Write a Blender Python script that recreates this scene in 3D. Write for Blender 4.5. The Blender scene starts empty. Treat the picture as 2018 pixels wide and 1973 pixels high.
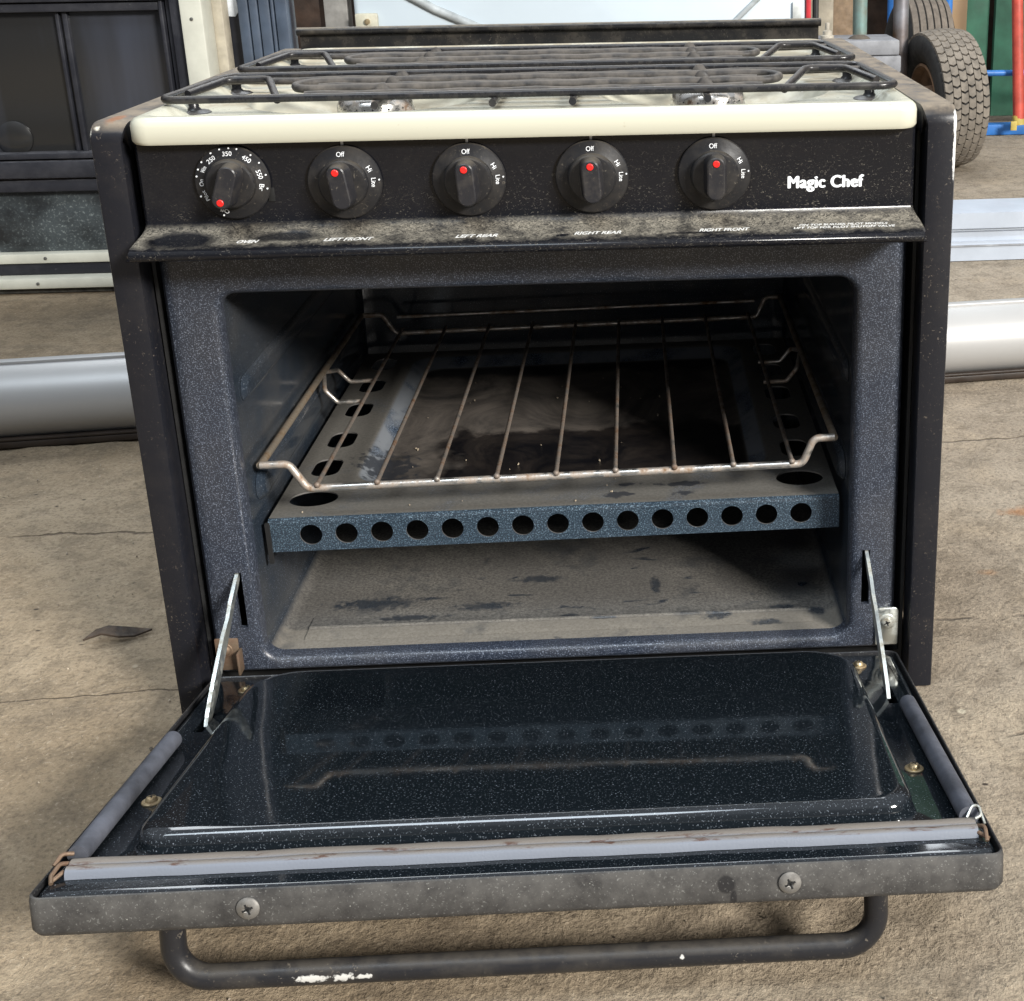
import bpy, bmesh, math, random
from mathutils import Vector, Matrix, Euler
random.seed(7)
sc = bpy.context.scene
COL = sc.collection
PI = math.pi

# ------------------------------------------------------------------ camera
cam_d = bpy.data.cameras.new('camera'); cam = bpy.data.objects.new('camera', cam_d); COL.objects.link(cam)
cam.location = (0.0672, -0.8106, 0.5310)
cam.rotation_euler = (math.radians(71.95504), math.radians(0.81643), math.radians(-2.88556))
cam_d.sensor_width = 36; cam_d.lens = 36*2576.2/2018
cam_d.shift_x = -0.1853; cam_d.shift_y = -0.1564
cam_d.clip_start = 0.02; cam_d.clip_end = 100
sc.camera = cam

# ------------------------------------------------------------------ light
w = bpy.data.worlds.new('World'); sc.world = w; w.use_nodes = True
nt = w.node_tree; nt.nodes.clear()
wo = nt.nodes.new('ShaderNodeOutputWorld'); bg = nt.nodes.new('ShaderNodeBackground')
tc = nt.nodes.new('ShaderNodeTexCoord'); sx = nt.nodes.new('ShaderNodeSeparateXYZ')
rp = nt.nodes.new('ShaderNodeValToRGB')                       # ambient fill gradient: dim at the horizon, brighter overhead
mp = nt.nodes.new('ShaderNodeMapRange'); mp.inputs[1].default_value = -1; mp.inputs[2].default_value = 1
nt.links.new(tc.outputs['Generated'], sx.inputs[0]); nt.links.new(sx.outputs['Z'], mp.inputs[0])
nt.links.new(mp.outputs[0], rp.inputs[0])
e = rp.color_ramp.elements
e[0].position = 0.45; e[0].color = (0.16, 0.16, 0.17, 1)
e[1].position = 1.0; e[1].color = (0.95, 1.0, 1.08, 1)
m_ = rp.color_ramp.elements.new(0.66); m_.color = (0.36, 0.37, 0.40, 1)
m_ = rp.color_ramp.elements.new(0.80); m_.color = (0.80, 0.85, 0.93, 1)
nt.links.new(rp.outputs[0], bg.inputs[0]); bg.inputs[1].default_value = 0.50
nt.links.new(bg.outputs[0], wo.inputs[0])

def area(name, loc, target, sx_, sy_, power, col):
    d = bpy.data.lights.new(name, 'AREA'); d.shape = 'RECTANGLE'; d.size = sx_; d.size_y = sy_
    d.energy = power; d.color = col
    o = bpy.data.objects.new(name, d); COL.objects.link(o); o.location = loc
    o.rotation_euler = (Vector(target)-Vector(loc)).to_track_quat('-Z', 'Y').to_euler()
    return o
def direc(az, el, dist, c=(0, 0, .15)):
    a, b = math.radians(az), math.radians(el)
    return (c[0]+dist*math.cos(b)*math.sin(a), c[1]-dist*math.cos(b)*math.cos(a), c[2]+dist*math.sin(b))
area('doorway_light', direc(43, 27, 8), (0, 0, .15), 2.0, 1.3, 1150, (1.0, .965, .91))
area('high_fill', direc(-25, 66, 5.5), (0, 0, .15), 3.2, 1.6, 150, (.80, .90, 1.0))  # added fill from upper left, high so little enters the oven
area('overhead_fill', (-.3, 2.9, 3.3), (0, 0, .35), 3.2, 1.8, 110, (.90, .95, 1.0))  # added unseen lamp behind and above, for highlights on bars, lip and ledge

vs = sc.view_settings
vs.view_transform = 'Standard'; vs.look = 'None'; vs.exposure = 0.18; vs.gamma = 1
sc.render.engine = 'CYCLES'

# ------------------------------------------------------------------ material helper
class Mat:
    def __init__(s, name):
        s.m = bpy.data.materials.new(name); s.m.use_nodes = True; s.t = s.m.node_tree
        s.b = s.t.nodes['Principled BSDF']; s.co = s.n('ShaderNodeTexCoord').outputs['Object']
        s._xyz = None
    def n(s, k): return s.t.nodes.new(k)
    def put(s, sock, v):
        if hasattr(v, 'links') or isinstance(v, bpy.types.NodeSocket): s.t.links.new(v, sock)
        elif isinstance(v, (tuple, list)):
            sock.default_value = tuple(v)+((1,) if len(v) == 3 and len(sock.default_value) == 4 else ())
        else:
            try: sock.default_value = v
            except Exception: sock.default_value = (v, v, v, 1)
    def set(s, **k):
        nm = dict(col='Base Color', rough='Roughness', metal='Metallic', spec='Specular IOR Level', coat='Coat Weight',
                  crough='Coat Roughness', emit='Emission Color', es='Emission Strength', alpha='Alpha', trans='Transmission Weight')
        for a, v in k.items(): s.put(s.b.inputs[nm[a]], v)
        return s
    def math(s, op, a, b=0.5, c=None, clamp=False):
        q = s.n('ShaderNodeMath'); q.operation = op; q.use_clamp = clamp
        s.put(q.inputs[0], a); s.put(q.inputs[1], b)
        if c is not None: s.put(q.inputs[2], c)
        return q.outputs[0]
    def mix(s, f, a, b):
        q = s.n('ShaderNodeMix'); q.data_type = 'RGBA'
        s.put(q.inputs[0], f); s.put(q.inputs[6], a); s.put(q.inputs[7], b); return q.outputs[2]
    def scale(s, v):
        q = s.n('ShaderNodeMapping'); s.t.links.new(s.co, q.inputs[0]); q.inputs['Scale'].default_value = v; return q.outputs[0]
    def noise(s, sc_, det=3, rough=.55, vec=None, dist=0):
        q = s.n('ShaderNodeTexNoise'); q.inputs['Scale'].default_value = sc_; q.inputs['Detail'].default_value = det
        q.inputs['Roughness'].default_value = rough; q.inputs['Distortion'].default_value = dist
        s.t.links.new(vec or s.co, q.inputs['Vector']); return q.outputs[0]
    def vor(s, sc_, vec=None, feat='F1'):
        q = s.n('ShaderNodeTexVoronoi'); q.feature = feat; q.inputs['Scale'].default_value = sc_
        s.t.links.new(vec or s.co, q.inputs['Vector']); return q.outputs[0]
    def step(s, v, lo, hi, a=0., b=1.):
        q = s.n('ShaderNodeMapRange'); q.interpolation_type = 'SMOOTHSTEP' if False else 'LINEAR'
        s.put(q.inputs[0], v); q.inputs[1].default_value = lo; q.inputs[2].default_value = hi
        q.inputs[3].default_value = a; q.inputs[4].default_value = b; return q.outputs[0]
    def xyz(s):
        if s._xyz is None:
            q = s.n('ShaderNodeSeparateXYZ'); s.t.links.new(s.co, q.inputs[0]); s._xyz = q.outputs
        return s._xyz
    def up(s):
        g = s.n('ShaderNodeNewGeometry'); q = s.n('ShaderNodeSeparateXYZ'); s.t.links.new(g.outputs['Normal'], q.inputs[0]); return q.outputs['Z']
    def bump(s, h, dist=.001, strength=.6):
        q = s.n('ShaderNodeBump'); q.inputs['Distance'].default_value = dist; q.inputs['Strength'].default_value = strength
        s.put(q.inputs['Height'], h); s.t.links.new(q.outputs[0], s.b.inputs['Normal']); return s
    def blob(s, c, r, soft=.3, wob=.4, nsc=300):
        """mask of a spot at c with radii r and a ragged edge"""
        q = s.n('ShaderNodeVectorMath'); q.operation = 'SUBTRACT'; s.t.links.new(s.co, q.inputs[0]); q.inputs[1].default_value = c
        d = s.n('ShaderNodeVectorMath'); d.operation = 'DIVIDE'; s.t.links.new(q.outputs[0], d.inputs[0]); d.inputs[1].default_value = r
        l = s.n('ShaderNodeVectorMath'); l.operation = 'LENGTH'; s.t.links.new(d.outputs[0], l.inputs[0])
        v = s.math('ADD', l.outputs['Value'], s.math('MULTIPLY', s.math('SUBTRACT', s.noise(nsc, 3), .5), wob*4))
        return s.step(v, 1.0-soft, 1.0+soft*.2, 1., 0.)

DUST = (.17, .145, .11)
def speck_enamel(name, base=(.010, .014, .024), sp=(.20, .24, .30), dens=.60, rough=.16, dust=0.0, scl=950, spec=.5):
    m = Mat(name)
    n1 = m.noise(scl, 1.5, .5); n2 = m.noise(scl*2.1, 1, .5); big = m.noise(22, 3)
    k = m.math('MULTIPLY', m.step(n1, dens, dens+.07), m.step(n2, .40, .60))
    c = m.mix(k, base, sp)
    c = m.mix(m.step(m.vor(210), .0, .10, .8, 0.), c, (.30, .33, .38))
    rg = m.step(big, .35, .7, rough, rough*1.9)
    if dust:
        d = m.math('MULTIPLY', m.step(m.noise(14, 5, .65), .38, .68), dust)
        c = m.mix(d, c, DUST); rg = m.math('ADD', rg, m.math('MULTIPLY', d, .5))
    m.set(col=c, rough=rg, spec=spec)
    return m
def black_paint(name, base=(.012, .012, .013), rough=.28, dust=.25, topdust=.9, sc_=26, specks=True, dcol=DUST, floor=.47):
    m = Mat(name)
    n = m.noise(sc_, 6, .68); f = m.noise(420, 2, .6, dist=1.5)
    d = m.math('MULTIPLY', m.step(n, floor, floor+.3), dust)
    if specks: d = m.math('MAXIMUM', d, m.math('MULTIPLY', m.step(f, .655, .70), m.step(m.noise(9, 3), .38, .62, .05, .55)))
    t = m.math('MULTIPLY', m.step(m.up(), .45, .9), m.math('MULTIPLY', m.step(m.noise(60, 6, .7), .28, .56), topdust))
    d = m.math('MAXIMUM', d, t, clamp=True)
    m.set(col=m.mix(d, base, dcol), rough=m.math('ADD', rough, m.math('MULTIPLY', d, .6), clamp=True), spec=.32)
    m.bump(m.noise(350, 3), .0003, .25)
    return m
def flat(name, col, rough=.5, metal=0., var=.25, sc_=30, bump=0., dark=None):
    m = Mat(name); n = m.noise(sc_, 5, .6)
    dk = dark or tuple(c*(1-var*1.6) for c in col); lt = tuple(min(1, c*(1+var*.7)) for c in col)
    m.set(col=m.mix(m.step(n, .3, .7), dk, lt), rough=m.step(m.noise(sc_*2.3, 4), .3, .7, rough*.8, min(1, rough*1.25)), metal=metal)
    if bump: m.bump(m.noise(sc_*8, 4), bump, .5)
    return m

M = {}
M['frame_enamel'] = speck_enamel('frame_enamel', base=(.016, .021, .033), sp=(.19, .22, .28), dens=.555, rough=.27, dust=.08, scl=1150)
M['liner_enamel'] = speck_enamel('liner_enamel', base=(.006, .0085, .011), sp=(.13, .15, .17), dens=.615, rough=.055, scl=1000, spec=.9)
M['liner_enamel'].bump(M['liner_enamel'].noise(26, 3), .0010, .14)
M['shelf_front'] = speck_enamel('shelf_front', base=(.016, .027, .040), sp=(.17, .24, .30), dens=.53, rough=.3, scl=1000)
# oven cavity: dark glossy enamel, dusty scuffed floor
m = speck_enamel('cavity_enamel', base=(.020, .028, .040), sp=(.10, .12, .15), dens=.60, rough=.10, dust=.16)
base_col = m.b.inputs['Base Color'].links[0].from_socket; base_r = m.b.inputs['Roughness'].links[0].from_socket
fl = m.math('MULTIPLY', m.step(m.up(), .5, .8), m.step(m.xyz()[2], .06, .045))
cov = m.math('MULTIPLY', m.math('MAXIMUM', m.step(m.noise(16, 6, .62), .26, .46), .55), fl)
scuff = m.math('MULTIPLY', m.step(m.noise(34, 4, .6, m.scale((.7, 1.6, 1)), dist=.8), .635, .67), m.step(m.noise(12, 2), .42, .56))
grain = m.mix(m.step(m.noise(480, 4, .75), .35, .65), (.050, .046, .042), (.190, .178, .156))
grain = m.mix(m.step(m.noise(9, 5, .6), .40, .60, .0, .45), grain, (.055, .052, .050))
grain = m.mix(m.math('MULTIPLY', m.step(m.xyz()[1], .052, .048), .45), grain, (.23, .205, .165))
cov = m.math('MULTIPLY', cov, m.math('SUBTRACT', 1, m.math('MULTIPLY', scuff, .95)))
for c_, r_ in (((-.020, .115, .036), (.020, .006, .02)), ((-.112, .060, .036), (.026, .004, .02)), ((-.058, .075, .036), (.022, .006, .02)),
               ((.115, .047, .036), (.012, .006, .02)), ((.150, .036, .036), (.014, .004, .02)), ((.165, .056, .036), (.012, .004, .02)),
               ((-.145, .085, .036), (.030, .010, .02)), ((-.10, .090, .036), (.012, .0025, .02)), ((.07, .10, .036), (.004, .014, .02)), ((-.035, .09, .036), (.014, .0016, .02)), ((.03, .05, .036), (.010, .002, .02)), ((.19, .05, .036), (.008, .006, .02))):
    cov = m.math('MULTIPLY', cov, m.math('SUBTRACT', 1, m.math('MULTIPLY', m.blob(c_, r_, .5, .55, 210), .85)))
m.set(col=m.mix(cov, base_col, grain), rough=m.math('ADD', base_r, m.math('MULTIPLY', cov, .75), clamp=True))
M['cavity'] = m
M['black_gloss'] = black_paint('black_gloss', rough=.22, dust=.35, topdust=.95)
M['side_paint'] = black_paint('side_paint', base=(.010, .0105, .014), rough=.34, dust=.05, topdust=1.0, floor=.5, dcol=(.20, .165, .125))
c0 = M['side_paint'].b.inputs['Base Color'].links[0].from_socket; mm = M['side_paint']
for c_, r_, cc in (((-.262, -.002, .4125), (.0022, .01, .0016), (.65, .62, .52)), ((-.268, 0, .411), (.003, .006, .004), (.8, .78, .7)),
                   ((.2655, -.002, .405), (.0015, .01, .010), (.75, .75, .72)), ((.2655, 0, .385), (.0013, .01, .016), (.7, .7, .68)),
                   ((-.256, .020, .416), (.005, .014, .006), (.22, .11, .06))):
    c0 = mm.mix(mm.blob(c_, r_, .4, .25, 400), c0, cc)
mm.set(col=c0)
# control panel: dusty, scratched, thick lint on the ledge with two wiped patches
m = Mat('panel_paint')
z = m.xyz()[2]; x = m.xyz()[0]; y = m.xyz()[1]
lint = m.noise(420, 4, .75, m.scale((.6, 1, 1)), dist=2.6); lint2 = m.noise(90, 4, .6)
band = m.math('MULTIPLY', m.step(z, .3375, .341), m.step(z, .3535, .3485))
wipe = m.math('MAXIMUM', m.blob((-.214, -.016, .346), (.025, .011, .02), .35, .15, 60), m.math('MULTIPLY', m.blob((-.150, -.013, .346), (.025, .0075, .02), .4, .2, 60), .9))
wipe = m.math('MAXIMUM', wipe, m.blob((.018, -.021, .344), (.0045, .0022, .02), .3, .3, 300))
wipe = m.math('MAXIMUM', wipe, m.math('MULTIPLY', m.blob((.105, -.022, .344), (.024, .0018, .02), .3, .4, 200), .9))
edge = m.step(m.math('ADD', y, m.math('MULTIPLY', m.math('SUBTRACT', lint2, .5), .012)), -.0275, -.0205)
cv = m.math('MULTIPLY', m.math('MULTIPLY', band, edge), m.math('SUBTRACT', 1, wipe))
cv = m.math('MULTIPLY', cv, m.step(lint2, .34, .56, .30, 1.))
wall = m.math('MULTIPLY', m.step(lint, .60, .67), m.step(m.math('ADD', m.step(z, .398, .352, 0., .5), m.math('MULTIPLY', x, .9)), .12, .5, .10, .62))
haze = m.math('MULTIPLY', m.step(m.noise(17, 5, .65), .5, .78), .05)
dcv = m.math('MAXIMUM', m.math('MAXIMUM', cv, wall), haze, clamp=True)
lc = m.mix(m.step(lint, .40, .60), (.030, .027, .022), (.25, .225, .18))
m.set(spec=.3, col=m.mix(dcv, (.007, .0075, .010), lc), rough=m.math('ADD', .16, m.math('MULTIPLY', dcv, .75), clamp=True), coat=m.math('MULTIPLY', m.math('MULTIPLY', wipe, band), 1.), crough=.05)
m.bump(m.math('MULTIPLY', lint, cv), .0008, .6); M['panel'] = m
# door shell: matt grey dust over black
m = Mat('door_shell_paint')
n = m.noise(46, 7, .72); f = m.noise(900, 2, .6)
d = m.math('MULTIPLY', m.step(n, .32, .64, .22, .95), m.step(m.xyz()[2], -.021, -.010, .55, 1.))
d = m.math('MULTIPLY', d, m.step(m.xyz()[1], -.279, -.2835, .15, 1.))
wet = m.math('MAXIMUM', m.blob((.0995, -.285, -.0085), (.0048, .01, .0052), .2, .05), m.blob((.103, -.285, -.016), (.002, .01, .005), .3, .1))
d = m.math('MULTIPLY', d, m.math('SUBTRACT', 1, m.math('MULTIPLY', wet, .85)))
c = m.mix(d, (.013, .0135, .016), (.084, .080, .074)); c = m.mix(m.math('MULTIPLY', m.step(f, .62, .70), .35), c, (.3, .3, .28))
c = m.mix(m.step(m.vor(120), 0, .05, .9, 0), c, (.5, .5, .45))
m.set(col=c, rough=m.math('ADD', .30, m.math('MULTIPLY', d, .5))); m.bump(n, .0004, .3); M['door_shell'] = m
m = black_paint('handle_paint', base=(.016, .016, .018), rough=.33, dust=.22, topdust=.25)
c0 = m.b.inputs['Base Color'].links[0].from_socket
for c_, r_ in (((-.110, -.2698, -.0572), (.0085, .0022, .0022)), ((-.094, -.2698, -.0572), (.0055, .002, .002)), ((-.083, -.2698, -.0572), (.005, .0012, .0012)), ((.077, -.2697, -.0555), (.0013, .002, .0013))):
    c0 = m.mix(m.blob(c_, r_, .3, .5, 500), c0, (.50, .49, .46))
m.set(col=c0); M['handle'] = m
# cream enamel
m = Mat('cream_enamel')
st = m.math('MULTIPLY', m.step(m.math('ADD', m.noise(24, 6, .68), m.step(m.xyz()[1], .03, .17, 0., .16)), .46, .68), m.math('MULTIPLY', m.step(m.up(), .6, .95), m.step(m.xyz()[1], .0, .012)))
st2 = m.math('MULTIPLY', m.step(m.noise(160, 4, .6), .68, .73), .4)
m.set(col=m.mix(st2, m.mix(m.math('MULTIPLY', st, .75), (.52, .51, .415), (.24, .19, .12)), (.30, .24, .15)), rough=m.math('ADD', .22, m.math('MULTIPLY', st, .5)), spec=.22)
M['cream'] = m
M['dial'] = black_paint('dial_plastic', base=(.014, .014, .0155), rough=.36, dust=.14, topdust=.35, sc_=55)
M['knob'] = black_paint('knob_plastic', base=(.018, .018, .021), rough=.36, dust=.20, topdust=.45, sc_=70)
M['red'] = flat('red_marker', (.85, .015, .012), .4, var=.05)
M['white_ink'] = flat('white_ink', (.80, .82, .84), .6, var=.05, sc_=400)
M['worn_ink'] = flat('worn_ink', (.68, .67, .64), .7, var=.25, sc_=500)
# wires
def wire(name, base, rust, amount, rough=.28):
    m = Mat(name); k = m.math('MULTIPLY', m.step(m.noise(75, 5, .7), .50-amount*.2, .68), 1.)
    m.set(col=m.mix(k, base, m.mix(m.noise(300, 2), rust, tuple(c*.45 for c in rust))), metal=m.step(k, 0, 1, .95, .15), rough=m.step(k, 0, 1, rough, .8))
    m.bump(m.noise(600, 3), .0002, .3); return m
M['rack_wire'] = wire('rack_wire', (.62, .60, .56), (.30, .17, .08), .45)
M['rack_rod'] = wire('rack_rod', (.36, .34, .31), (.17, .09, .045), 1.1, .4)
M['rack_rail'] = wire('rack_rail', (.36, .33, .28), (.20, .13, .07), 1.3, .4)
M['zinc'] = wire('zinc', (.60, .63, .60), (.25, .22, .16), .1, .35)
M['rusty_zinc'] = wire('rusty_zinc', (.26, .20, .14), (.13, .055, .028), 1.0, .5)
M['brass'] = wire('brass_screw', (.52, .42, .26), (.20, .12, .05), .4, .35)
M['screw_dusty'] = wire('dusty_screw', (.30, .29, .27), (.12, .11, .10), .9, .5)
M['burner'] = wire('burner_metal', (.68, .66, .62), (.22, .14, .09), .02, .22)
M['hole'] = flat('port_hole', (.006, .006, .006), .9)
M['grate'] = black_paint('grate_enamel', base=(.014, .014, .016), rough=.24, dust=.45, topdust=.55, sc_=70, dcol=(.10, .088, .075))
M['grate_dirty'] = black_paint('grate_dirty', base=(.020, .019, .019), rough=.45, dust=.8, topdust=.8, sc_=60, dcol=(.14, .125, .11), floor=.36)
M['gasket'] = flat('gasket_grey', (.075, .080, .098), .7, var=.35, sc_=45, bump=.0004)
m = Mat('gasket_front'); t = m.step(m.xyz()[2], .0045, .0056); nn = m.noise(170, 5, .7, m.scale((.25, 1, 1)))
line = m.math('MULTIPLY', m.step(m.math('ABSOLUTE', m.math('SUBTRACT', m.xyz()[2], .0052)), .0007, .0003), m.step(nn, .54, .62))
m.set(col=m.mix(line, m.mix(t, (.150, .165, .195), (.165, .145, .125)), (.075, .038, .025)), rough=.6); m.bump(m.noise(900, 3), .0003, .5); M['gasket_front'] = m
# burner cover plate: greasy dust with burnt stains in the pan
m = Mat('cover_plate')
up_ = m.step(m.up(), .35, .6); z = m.xyz()[2]
n = m.noise(17, 6, .66, dist=.6); fine = m.noise(420, 3, .7)
dust = m.mix(fine, (.060, .057, .052), (.175, .165, .145))
blue = m.mix(m.step(m.noise(950, 1), .55, .62), (.020, .034, .058), (.17, .22, .30))
pan = m.math('MULTIPLY', m.step(z, .1242, .1232), 1.)
slp = m.math('MULTIPLY', m.step(z, .1325, .1312), m.step(z, .1236, .1246))
topc = m.mix(m.step(n, .28, .46, .55, 1.), blue, dust)
topc = m.mix(slp, topc, m.mix(m.step(m.noise(30, 5), .34, .52), blue, (.17, .185, .205)))
brown = m.mix(m.step(m.noise(9, 6, .7, dist=1.2), .36, .62), (.020, .018, .017), (.135, .115, .098))
yy = m.math('ADD', m.xyz()[1], m.math('MULTIPLY', m.math('SUBTRACT', m.noise(12, 5, .7), .5), .10))
burn = m.math('MULTIPLY', m.step(yy, .222, .212), m.step(m.math('ADD', m.xyz()[0], m.math('MULTIPLY', m.math('SUBTRACT', m.noise(21, 3), .5), .1)), -.10, -.085))
swirl = m.mix(m.step(m.noise(19, 6, .68, dist=1.2), .40, .74), (.006, .006, .008), (.042, .034, .029))
brown = m.mix(burn, brown, swirl)
edge_b = m.math('MULTIPLY', m.step(m.math('ADD', m.xyz()[1], m.math('MULTIPLY', m.math('SUBTRACT', m.noise(30, 4), .5), .05)), .352, .366), 1.)
brown = m.mix(edge_b, brown, (.010, .010, .012))
c = m.mix(up_, blue, m.mix(pan, topc, brown))
for c_, r_ in (((-.137, .145, .13), (.022, .030, .02)), ((.045, .058, .134), (.012, .005, .02)), ((.09, .072, .134), (.016, .004, .02)), ((.092, .056, .134), (.010, .004, .02)), ((.052, .075, .134), (.009, .003, .02))):
    c = m.mix(m.math('MULTIPLY', m.blob(c_, r_, .3, .7, 130), .85), c, (.012, .015, .022))
m.set(col=c, rough=m.mix(up_, .30, m.mix(m.math('MULTIPLY', pan, burn), .78, .38))); m.bump(fine, .0003, .4); M['cover_plate'] = m

# ------------------------------------------------------------------ mesh helpers
def link(name, me, mat, parent=None, smooth=35):
    ms = mat if isinstance(mat, (list, tuple)) else [mat]
    for q in ms: me.materials.append(q.m if isinstance(q, Mat) else q)
    if smooth:
        me.polygons.foreach_set('use_smooth', [True]*len(me.polygons)); me.set_sharp_from_angle(angle=math.radians(smooth))
    o = bpy.data.objects.new(name, me); COL.objects.link(o)
    if parent: o.parent = parent
    return o
def obj(name, bm, mat, parent=None, smooth=35, label=None):
    bmesh.ops.remove_doubles(bm, verts=bm.verts, dist=1e-6)
    bmesh.ops.recalc_face_normals(bm, faces=bm.faces)
    me = bpy.data.meshes.new(name); bm.to_mesh(me); bm.free()
    o = link(name, me, mat, parent, smooth)
    if label: o['label'] = label
    return o
def thing(name, label, cat, loc=(0, 0, 0), rot=(0, 0, 0), group=None):
    o = bpy.data.objects.new(name, None); COL.objects.link(o); o.location = loc; o.rotation_euler = rot
    o.empty_display_size = .05; o['label'] = label; o['category'] = cat
    if group: o['group'] = group
    return o
def tag(o, label, cat, group=None):
    o['label'] = label; o['category'] = cat
    if group: o['group'] = group
    return o
def struct(o): o['kind'] = 'structure'; return o
def dup(root, loc=None, label=None):
    r = root.copy(); COL.objects.link(r)
    if loc: r.location = loc
    if label: r['label'] = label
    for ch in list(root.children):
        c = ch.copy(); COL.objects.link(c); c.parent = r
        for g in ch.children:
            d = g.copy(); COL.objects.link(d); d.parent = c
    return r
def box(bm, x0, x1, y0, y1, z0, z1, bev=0, seg=2, mat=None, mi=0):
    r = bmesh.ops.create_cube(bm, size=1)
    vs_ = r['verts']
    for v in vs_: v.co = Vector((x0+(v.co.x+.5)*(x1-x0), y0+(v.co.y+.5)*(y1-y0), z0+(v.co.z+.5)*(z1-z0)))
    fs = {f for v in vs_ for f in v.link_faces}
    if mat is not None: bmesh.ops.transform(bm, matrix=mat, verts=vs_)
    if bev:
        es = {e for v in vs_ for e in v.link_edges}
        rr = bmesh.ops.bevel(bm, geom=list(es), offset=bev, segments=seg, affect='EDGES', profile=.5)
        fs = set(rr['faces']) | {f for f in fs if f.is_valid}
    for f in fs: f.material_index = mi
    return bm
def fillet(pts, r, n=6):
    out = [Vector(pts[0])]
    for i in range(1, len(pts)-1):
        p, a, b = Vector(pts[i]), Vector(pts[i-1]), Vector(pts[i+1])
        da, db = (a-p), (b-p); ang = da.angle(db); rr = r[i] if isinstance(r, (list, tuple)) else r
        t = min(rr/math.tan(ang/2), da.length*.49, db.length*.49); rr = t*math.tan(ang/2)
        p0, p1 = p+da.normalized()*t, p+db.normalized()*t
        cdir = (da.normalized()+db.normalized()).normalized(); c = p+cdir*(rr/math.sin(ang/2))
        v0, v1 = p0-c, p1-c
        for k in range(n+1):
            ph = v0.angle(v1) if v0.length > 1e-9 else 0
            q = (v0*math.sin((1-k/n)*ph)+v1*math.sin(k/n*ph))/math.sin(ph) if ph > 1e-4 else v0
            out.append(c+q)
    out.append(Vector(pts[-1])); return out
def tube(bm, pts, r, n=12, closed=False, cap=True, mi=0):
    pts = [Vector(p) for p in pts]
    q = [pts[0]]
    for p in pts[1:]:
        if (p-q[-1]).length > 1e-5: q.append(p)
    pts = q; N = len(pts); rings = []; up_v = None
    for i, p in enumerate(pts):
        if closed: t = (pts[(i+1) % N]-pts[i-1])
        else: t = (pts[min(i+1, N-1)]-pts[max(i-1, 0)])
        t.normalize()
        if up_v is None:
            up_v = Vector((0, 0, 1)) if abs(t.z) < .9 else Vector((0, 1, 0))
        u = (up_v-t*up_v.dot(t)).normalized(); up_v = u; v = t.cross(u)
        rr = r(i/(N-1)) if callable(r) else r
        rings.append([bm.verts.new(p+(u*math.cos(a)+v*math.sin(a))*rr) for a in [2*PI*k/n for k in range(n)]])
    for i in range(N if closed else N-1):
        a, b = rings[i], rings[(i+1) % N]
        for k in range(n):
            f = bm.faces.new((a[k], a[(k+1) % n], b[(k+1) % n], b[k])); f.material_index = mi
    if cap and not closed:
        for rg, p, s in ((rings[0], pts[0], -1), (rings[-1], pts[-1], 1)):
            f = bm.faces.new(rg); f.material_index = mi
    return bm
def lathe(bm, prof, n=48, M4=None, mi=0, close=False):
    """prof: (radius, height) pairs, axis = +Z, then M4"""
    rings = []; M4 = M4 or Matrix.Identity(4)
    for r, h in prof:
        if r < 1e-6: rings.append([bm.verts.new(M4 @ Vector((0, 0, h)))])
        else: rings.append([bm.verts.new(M4 @ Vector((r*math.cos(2*PI*k/n), r*math.sin(2*PI*k/n), h))) for k in range(n)])
    prs = list(zip(rings, rings[1:]))
    if close: prs.append((rings[-1], rings[0]))
    for a, b in prs:
        for k in range(n):
            k2 = (k+1) % n
            if len(a) == 1 and len(b) == 1: continue
            if len(a) == 1: f = bm.faces.new((a[0], b[k2], b[k]))
            elif len(b) == 1: f = bm.faces.new((a[k], a[k2], b[0]))
            else: f = bm.faces.new((a[k], a[k2], b[k2], b[k]))
            f.material_index = mi
    return bm
def rr(x0, x1, z0, z1, r, n=6):
    out = []
    rs = r if isinstance(r, (list, tuple)) else (r,)*4
    for (cx, cz, sx_, sz_, a0), q in zip(((x1, z1, -1, -1, 0), (x0, z1, 1, -1, 90), (x0, z0, 1, 1, 180), (x1, z0, -1, 1, 270)), rs):
        for k in range(n+1):
            a = math.radians(a0+90*k/n); out.append((cx+sx_*q+q*math.cos(a), cz+sz_*q+q*math.sin(a)))
    return out
def circ(cx, cz, r, n=28): return [(cx+r*math.cos(2*PI*k/n), cz+r*math.sin(2*PI*k/n)) for k in range(n)]
def loop(bm, pts): return [bm.verts.new(p) for p in pts]
def bridge(bm, a, b, mi=0):
    n = len(a)
    for k in range(n):
        f = bm.faces.new((a[k], a[(k+1) % n], b[(k+1) % n], b[k])); f.material_index = mi
def fill(bm, loops, mi=0):
    es = []
    for L in loops:
        for i in range(len(L)):
            e_ = bm.edges.get((L[i], L[(i+1) % len(L)])) or bm.edges.new((L[i], L[(i+1) % len(L)])); es.append(e_)
    r = bmesh.ops.triangle_fill(bm, use_beauty=True, use_dissolve=False, edges=es)
    for g in r['geom']:
        if isinstance(g, bmesh.types.BMFace): g.material_index = mi
def extr(bm, prof, x0, x1, closed=False, caps=False):
    """extrude a (y,z) profile along x"""
    a = [bm.verts.new((x0, p[0], p[1])) for p in prof]; b = [bm.verts.new((x1, p[0], p[1])) for p in prof]
    n = len(prof)
    for i in range(n if closed else n-1): bm.faces.new((a[i], a[(i+1) % n], b[(i+1) % n], b[i]))
    if caps: bm.faces.new(a); bm.faces.new(b[::-1])
    return bm
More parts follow.
